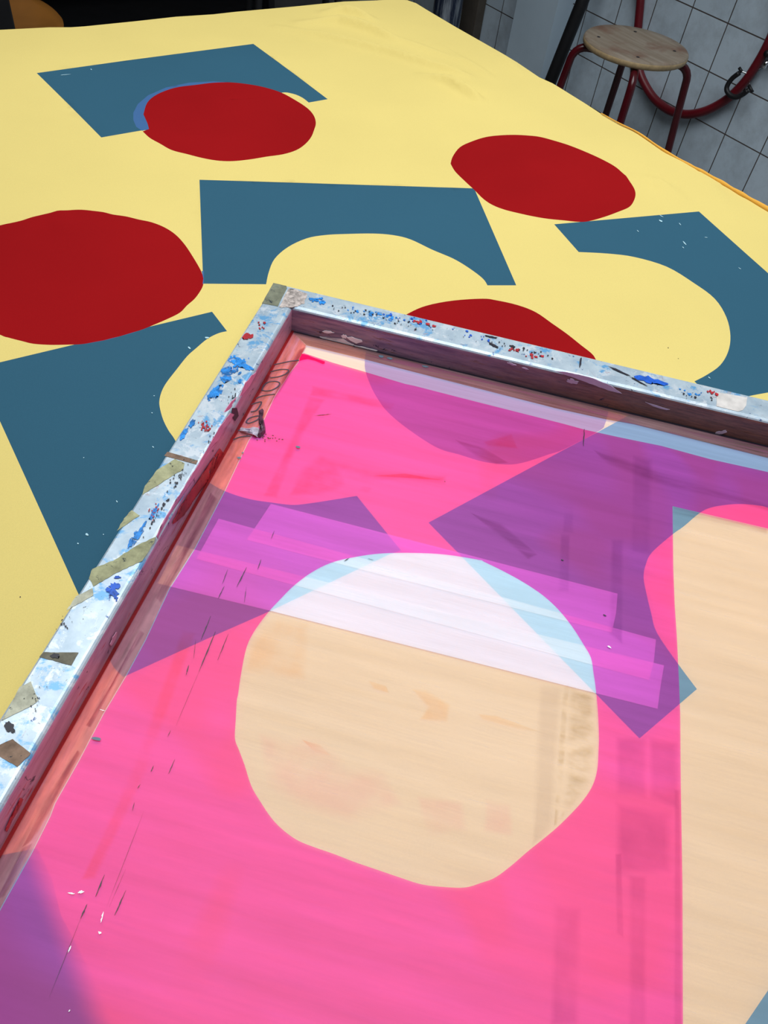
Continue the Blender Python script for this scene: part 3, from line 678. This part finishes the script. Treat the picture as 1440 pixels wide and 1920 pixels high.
piece('paint_drip', [sc([(1120,290),(1155,335),(1060,480),(960,610),(880,740),(800,800),(850,690),(930,570),(1010,450)], 3.6, 100, 760), sc([(270,830),(300,850),(200,1050),(130,1180),(80,1290),(60,1270),(110,1150),(190,990)], 7.2, 0, 1380)], on_left, U, M_dred, 'dark red ink run on the left bar', off=.0004, thick=.0005, jag=1)
lef = sc([(1190,50),(1215,60),(1130,190),(1040,330),(980,430),(900,560),(800,700),(720,850),(700,900),(690,880),(760,740),(860,580),(960,420),(1040,280),(1120,140)], 3.6, 100, 760)
piece('paint_drip', [lef] + [blob(212,1196,3,14,.45,12,.3), blob(462,720,4,22,.6,14,.4), blob(430,760,3,16,.6,14,.4)], on_left, U, simple('pink_paint', (.62,.27,.40), .4, 0, .15, 60), 'pink paint along the left bar edge', off=.0005, thick=.0006, jag=1)
piece('ink_stain', [sc([(30,1020),(95,1020),(120,1130),(70,1205),(30,1130)], 7.579, 430, 630)], on_left, U, M_blk, 'black smear on the left bar', off=.0006, thick=.0004, jag=1)

# handwriting in marker on the edge tape
HW = [[(630,408),(740,385),(860,360),(990,345)], [(580,510),(700,480),(800,474),(845,490),(800,540),(700,578),(580,595)], [(460,770),(490,700),(560,655),(660,645),(715,670),(690,720),(600,770),(520,782),(460,770)],
      [(375,890),(480,850),(650,825)], [(310,975),(380,950),(455,938),(430,1000),(380,1060),(305,1080)], [(235,1222),(290,1165),(420,1135),(400,1190),(280,1240),(235,1222)], [(120,1345),(180,1330),(260,1322)], [(50,1475),(160,1435),(300,1420)]]
bm = bmesh.new()
for s in HW:
    pts = smooth_path([at(x, y, MZ+.0009) for x, y in sc(s, 7.579, 430, 630)], 6)
    tube(bm, pts, .0008, 6, True, .4)
bm_link('handwriting', bm, M_marker, ET)['label'] = 'black marker handwriting on the edge tape'
# crumpled scrap of tape stuck to the margin
def crumple(name, P, m, hh, label, n=3):
    poly = sc(P, 7.579, 430, 630)
    bm = bmesh.new()
    pts = flat('', poly, 0, None, jag=1.2)
    cx = sum(p[0] for p in pts)/len(pts); cy = sum(p[1] for p in pts)/len(pts)
    rings = []
    for k in range(n+1):
        t = k/n
        rings.append([bm.verts.new(at(cx+(x-cx)*(1-t*.92)+random.uniform(-.7,.7)*(k > 0), cy+(y-cy)*(1-t*.92)+random.uniform(-.7,.7)*(k > 0), MZ+.0008+(hh*random.uniform(.3,1) if k else 0))) for x, y in pts])
    for a, b in zip(rings, rings[1:]):
        for i in range(len(a)): bm.faces.new((a[i], a[(i+1) % len(a)], b[(i+1) % len(a)], b[i]))
    bm.faces.new(rings[-1])
    bmesh.ops.recalc_face_normals(bm, faces=bm.faces)
    bm_link(name, bm, m, scr)['label'] = label
crumple('torn_tape', [(415,1060),(470,1030),(490,1060),(465,1130),(500,1240),(515,1370),(440,1445),(390,1430),(440,1330),(415,1240)], M_crump, .004, 'dark crumpled tape scrap')
crumple('torn_tape', [(165,1295),(240,1310),(330,1290),(420,1310),(440,1390),(400,1440),(300,1400),(200,1370),(140,1350)], simple('silvery_tape', (.55,.50,.60), .3, .2, .35, 200), .004, 'silvery crumpled tape scrap')
# dried ink streaks dragged across the stencil
def streak(bm, p, q, w, z, n=8):
    a, b = at(*p, z), at(*q, z); d = (b-a); s = Vector((-d.y, d.x, 0)).normalized()
    l, r = [], []
    for k in range(n+1):
        t = k/n; ww = w*(.25+.75*math.sin(math.pi*min(1,max(0,t))))*random.uniform(.5,1.2)
        c = a+d*t+s*random.uniform(-.3,.3)*w
        l.append(bm.verts.new(c+s*ww)); r.append(bm.verts.new(c-s*ww))
    for k in range(n): bm.faces.new((l[k], r[k], r[k+1], l[k+1]))
bm = bmesh.new()
for p, q, w in [((514.6,994.6),(508,1011),.0003),((489.6,1048.7),(483,1067.5),.0004),((462.5,1063),(443.7,1101),.0006),((427,1067.5),(416.7,1094.6),.0004),((420.8,1098.7),(409,1121.7),.0005),((395,1155),(377,1198.7),.0005),((404,1184),(373,1259),.0006),((428,1188),(408,1238),.0004),((354,1246.7),(349,1265.4),.0005),((367,1198),(363,1235),.0002),
                ((288,1435),(283,1447),.0005),((328,1423),(316,1450.7),.0004),((320,1369),(314,1382),.0003),((252,1504),(248,1520),.0003),((263,1470),(258,1478),.0004),((196,1640),(179,1681),.0006),((163,1695),(151,1723),.0007),((236,1669),(215,1716),.0005),((151,1723),(92,1870),.00015),((270,1520),(200,1700),.00012),((236,1628),(205,1700),.00012),((373,1259),(330,1360),.00015),
                ((1095.6,804),(1094,836),.0011),((590,779.5),(622,776),.0006),((462,1100),(458,1130),.0003),((645,1052),(655,1046),.0005),((690,1047),(700,1050),.0004),
                ((1052,1049),(1057,1051),.0012),((833,902),(835,903),.0008),((1131,1152),(1137,1155),.0012)]:
    bm = bmesh.new(); streak(bm, p, q, w*.72, MZ+.0006); bm_link('ink_streak', bm, M_blk, scr)
bm = bmesh.new()
for cx, cy, n in ((512,822,14),(487,815,8)):
    for _ in range(n):
        x, y = cx+random.gauss(0,12), cy+random.gauss(0,3); k = (CAM-at(x,y)).length/F
        fleck(bm, x, y, 2*k*random.uniform(.5,1.3), 1.0*k, random.uniform(-.3,.6), MZ+.0006)
tag(bm_link('ink_crumb', bm, M_blk, scr), 'black crumbs of ink beside the torn tape', kind='stuff')
bm = bmesh.new()
for p, q, w in [((127,1674),(140,1676),.0005),((146,1673),(158,1672),.0009),((194,1709),(189,1730),.0005),((184,1747),(190,1750),.0007),((133,1773),(128,1786),.0005),((131,1893),(129,1897),.0005),((187,1330),(197,1333),.0004),((1139,1211),(1146,1215),.0011)]: bm = bmesh.new(); streak(bm, p, q, w, MZ+.0007); bm_link('paint_chip', bm, M_wht, scr)
bm = bmesh.new()
for x, y, a, b, g in [(559,838,5,3,.3),(448,858,4,3,0),(455,849,2.5,2,0),(181,1385,9,3.5,.2),(715,668,5,4,0),(731,672,6,3.5,.2),(797,687,7,3,.2)]:
    k = (CAM-at(x,y)).length/F; bm = bmesh.new(); fleck(bm, x, y, a*k, b*k, g, MZ+.0011); bm_link('paint_spot', bm, M_grey, scr)

# ------------------------------------------------------------------ stool by the tiled wall
SZ = .555
def make_stool(name, c, base, label, group=None, m_leg=M_redtube, rad=.168):
    root = empty(name, (c.x, c.y, 0), label, 'stool', group)
    bm = bmesh.new()
    prof = [(0,-.022),(rad-.006,-.022),(rad-.001,-.018),(rad,-.010),(rad-.001,-.004),(rad-.005,0),(rad*.8,-.0012),(rad*.4,-.003),(0,-.0035)]
    lathe(bm, prof, (c.x, c.y, SZ), 56)
    bmesh.ops.recalc_face_normals(bm, faces=bm.faces)
    for f in bm.faces: f.material_index = 1 if f.calc_center_median().z < SZ-.004 and f.normal.z < .8 else 0
    st = bm_link('seat', bm, [M_wood, M_woodedge], root, True)
    bm = bmesh.new()
    for k in range(4):
        a = base+k*math.pi/2; p = Vector((c.x+rad*.72*math.cos(a), c.y+rad*.72*math.sin(a), SZ-.0022))
        bm = bmesh.new(); lathe(bm, [(.0055,-.001),(.0055,.0012),(.003,.0016),(0,.0010)], p, 12); bm_link('screw', bm, M_black, st)
    for k in range(4):
        a = base+k*math.pi/2; d = Vector((math.cos(a), math.sin(a), 0))
        pt = lambda r, z: Vector((c.x, c.y, z))+d*r
        z0 = SZ-.036
        path = [pt(.03,z0),(pt(.10,z0)),pt(rad*.86,z0)] + [pt(rad*.86+.045*math.sin(t), z0-.045+.045*math.cos(t)) for t in (.3,.6,.9,1.2,1.45)]
        path += [pt(rad*.86+.045+.055*s, (z0-.045)*(1-s)) for s in (.15,.4,.7,1)]
        bm = bmesh.new(); tube(bm, path, .0125, 14); lg = bm_link('leg', bm, m_leg, root, True)
        bm = bmesh.new(); lathe(bm, [(0,0),(.016,0),(.016,.02),(.0135,.024),(0,.024)], pt(rad*.86+.10,0), 14); bm_link('foot_cap', bm, M_black, lg, True)
    bm = bmesh.new(); lathe(bm, [(0,-.012),(.05,-.012),(.05,0),(0,0)], (c.x,c.y,SZ-.022), 24); bm_link('hub_plate', bm, m_leg, root)
    return root
sl, sr = at(1100,64,SZ), at(1288,99,SZ); scn = (sl+sr)/2; sd = sr-sl
stool = make_stool('stool', scn, math.atan2(sd.y, sd.x), 'round worn plywood stool on red tube legs by the tiled wall')
# ------------------------------------------------------------------ red hose and its hook on the wall
HX = WX-.024
yl = atx(1206,-60,HX).y; yr = atx(1475,-40,HX).y
hp = [Vector((HX,yl+.02,1.52)), Vector((HX,yl+.015,1.35)), Vector((HX,yl+.01,1.1)), atx(1206,-60,HX), atx(1201,0,HX), atx(1197,45,HX), atx(1193,90,HX), atx(1196,120,HX), atx(1205,150,HX), atx(1225,183,HX), atx(1250,204,HX), atx(1275,213,HX), atx(1300,213.5,HX), atx(1330,205,HX), atx(1364,185,HX), atx(1394,156,HX), atx(1418,122,HX), atx(1440,82,HX), atx(1462,30,HX), atx(1475,-40,HX), Vector((HX,yr-.01,1.0)), Vector((HX,yr-.01,1.3))]
bm = bmesh.new(); tube(bm, smooth_path(hp, 8), .0150, 16); hz = bm_link('hose', bm, M_hose, None, True)
tag(hz, 'red rubber hose hanging in a loop on the white tiles behind the stool', 'hose')
hk = empty('hose_hook', atx(1385,158,WX), 'black padded hook with chrome stem gripping the red hose at the right', 'hook')
hx = WX-.052
def hpt(x, y, xx): return atx(x, y, xx)
bm = bmesh.new(); tube(bm, smooth_path([hpt(1386,137,hx),hpt(1373,147,hx),hpt(1364,160,hx-.004),hpt(1363,170,hx-.006),hpt(1370,179,hx-.006),hpt(1381,182,hx-.004),hpt(1393,177,hx),hpt(1402,170,hx)], 5), .0082, 10); bm_link('padded_grip', bm, M_black, hk, True)
bm = bmesh.new(); tube(bm, [hpt(1386,127,hx),hpt(1391,135,hx)], .005, 8); bm_link('end_stop', bm, M_black, hk, True); bm = bmesh.new(); tube(bm, [hpt(1404,160,hx),hpt(1411,173,hx)], .0052, 8); bm_link('end_stop', bm, M_black, hk, True)
bm = bmesh.new(); tube(bm, [hpt(1391,134,hx),hpt(1408,142,HX+.012),hpt(1420,131,HX+.016),hpt(1434,122,WX-.006)], .0026, 8)
tube(bm, [hpt(1402,170,hx),hpt(1408,143,HX+.012)], .0022, 8); bm_link('stem', bm, M_chrome, hk, True)
tp = empty('wall_tap', atx(1446,115,WX), 'small chrome tap with dark handle on the tiles at the right edge', 'tap')
bm = bmesh.new(); tube(bm, smooth_path([atx(1446,112,WX),atx(1444,116,WX-.03),atx(1436,119,WX-.045),atx(1432,127,WX-.045)], 4), .0075, 10); bm_link('spout', bm, M_chrome, tp, True)
bm = bmesh.new(); tube(bm, [atx(1446,103,WX-.012),atx(1437,100,WX-.045)], .010, 10); bm_link('handle', bm, M_black, tp, True)

# ------------------------------------------------------------------ casing, pole, wrapped roll, board along the wall
ca = empty('pipe_casing', (2.655,2.57,0), 'white boxed-in pipe casing standing against the tiled wall', 'casing')
bm = bmesh.new(); box(bm, (2.613,2.458,.001), (WX-.001,2.684,2.70)); bm_link('body', bm, M_white, ca)
p0, p1 = atx(1093,0,2.56), atx(1030,158,2.50)
d = (p1-p0); d /= d.z
bm = bmesh.new(); tube(bm, [p0+d*(0.012-p0.z), p0+d*((WX-.03-p0.x)/d.x)], .024, 16)
tag(bm_link('leaning_pole', bm, M_black, None, True), 'black round pole leaning beside the white casing', 'pole')
rc = atx(842,0,2.50)
ro = empty('wrapped_roll', (rc.x,rc.y,0), 'roll in shiny plastic wrap standing upright beyond the table corner', 'roll')
bm = bmesh.new(); lathe(bm, [(0,0),(.062,0),(.063,.02),(.0615,.4),(.063,.8),(.062,1.18),(.058,1.2),(.02,1.2)], (rc.x,rc.y,0), 28); bm_link('wrap', bm, M_wrap, ro, True)
bm = bmesh.new(); lathe(bm, [(0,1.0),(.02,1.0),(.02,1.215),(.014,1.215),(.014,1.0)], (rc.x,rc.y,0), 20); bm_link('core', bm, M_brownb, ro, True)
a, b = atx(862,20,2.66), atx(898,20,2.66)
bm = bmesh.new(); box(bm, (2.65,min(a.y,b.y),0), (2.695,max(a.y,b.y),1.1), .003)
tag(bm_link('board', bm, M_brownb), 'narrow brown board upright against the tiles beside the wrapped roll', 'board')

# ------------------------------------------------------------------ dim end of the room
cc = at(-22,44,.46)
ch = empty('chair', (cc.x,cc.y,0), 'amber plywood shell chair in the dark behind the far left table edge', 'chair')
def shell(fn, nu, nv, th, m, name):
    bm = bmesh.new(); g = [[[bm.verts.new(fn(i/nu, j/nv)+Vector((0,0,-th*k))) for j in range(nv+1)] for i in range(nu+1)] for k in (0,1)]
    for k in (0,1):
        for i in range(nu):
            for j in range(nv):
                q = [g[k][i][j], g[k][i+1][j], g[k][i+1][j+1], g[k][i][j+1]]
                bm.faces.new(q if k == 0 else q[::-1])
    bnd = [(i,0) for i in range(nu)]+[(nu,j) for j in range(nv)]+[(i,nv) for i in range(nu,0,-1)]+[(0,j) for j in range(nv,0,-1)]
    for a, b in zip(bnd, bnd[1:]+bnd[:1]): bm.faces.new((g[0][a[0]][a[1]], g[1][a[0]][a[1]], g[1][b[0]][b[1]], g[0][b[0]][b[1]]))
    bmesh.ops.recalc_face_normals(bm, faces=bm.faces)
    return bm_link(name, bm, m, ch, True)
def seat_fn(u, v):
    x, y = 2*u-1, 2*v-1
    k = math.sqrt(max(1e-6, 1-.5*x*x))*1; k2 = math.sqrt(max(1e-6, 1-.5*y*y))
    return Vector((cc.x+.21*x*k2, cc.y+.02+.21*y*k, .46-.015*(1-x*x)*(1-y*y)+.02*max(0,y)))
shell(seat_fn, 14, 14, .012, M_amber, 'seat')
def back_fn(u, v):
    x = 2*u-1; w = .13+.09*math.sin(math.pi*min(1, v*.8+.15))
    return Vector((cc.x-.02+w*x, cc.y+.23+.05*v-.05*(1-x*x)*-1, .46+.40*v-.02*x*x*v))
shell(back_fn, 12, 12, .012, M_amber, 'backrest')
for sx in (-1,1):
    for sy in (-1,1):
        bm = bmesh.new(); tube(bm, [(cc.x+.14*sx,cc.y+.02+.14*sy,.44),(cc.x+.2*sx,cc.y+.02+.2*sy,0)], .011, 10); bm_link('leg', bm, M_black, ch, True)
make_stool('stool', Vector((1.60,2.75,0)), .4, 'dark stool in the shadow beyond the far edge of the table', None, M_black)
cbx = CAM+ray(18,0)*((1.95-CAM.y)/ray(18,0).y)
cb = empty('cabinet', (cbx.x-.25,2.15,0), 'black cabinet end at the far left corner in front of the amber chair', 'cabinet')
bm = bmesh.new(); box(bm, (cbx.x-.5,1.95,.06), (cbx.x,2.40,1.30), .004); bm_link('body', bm, M_black, cb)
bm = bmesh.new(); box(bm, (cbx.x-.46,1.97,0), (cbx.x-.04,2.36,.06)); bm_link('plinth', bm, M_black, cb)
sh = empty('storage_shelf', (1.35,3.75,0), 'black shelf unit in the dark behind the table', 'shelf')
for x in (.75, 1.94):
    bm = bmesh.new(); box(bm, (x,3.55,0), (x+.03,3.95,1.5)); bm_link('side_panel', bm, M_black, sh)
for z in (.1,.45,.8,1.15,1.45):
    bm = bmesh.new(); box(bm, (.78,3.55,z), (1.94,3.95,z+.025)); bm_link('shelf_board', bm, M_black, sh)

# ------------------------------------------------------------------ light: daylight through the roof light
def area(name, loc, sx, sy, e, col, rot=(0,0,0)):
    L = bpy.data.lights.new(name, 'AREA'); L.shape = 'RECTANGLE'; L.size = sx; L.size_y = sy; L.energy = e; L.color = col
    o = bpy.data.objects.new(name, L); COL.objects.link(o); o.location = loc; o.rotation_euler = rot; return o
sk = area('roof_light', ((SK[0]+SK[2])/2, (SK[1]+SK[3])/2, 2.79), SK[2]-SK[0], SK[3]-SK[1], 47, (.93,.97,1.0))
sk.data.spread = math.radians(140)
W = bpy.data.worlds.new('world'); S.world = W; W.use_nodes = True
W.node_tree.nodes['Background'].inputs[0].default_value = (.6,.7,.8,1); W.node_tree.nodes['Background'].inputs[1].default_value = .12
S.view_settings.view_transform = 'Standard'; S.view_settings.look = 'None'
S.view_settings.exposure = 0; S.view_settings.gamma = 1; S.view_settings.use_curve_mapping = False
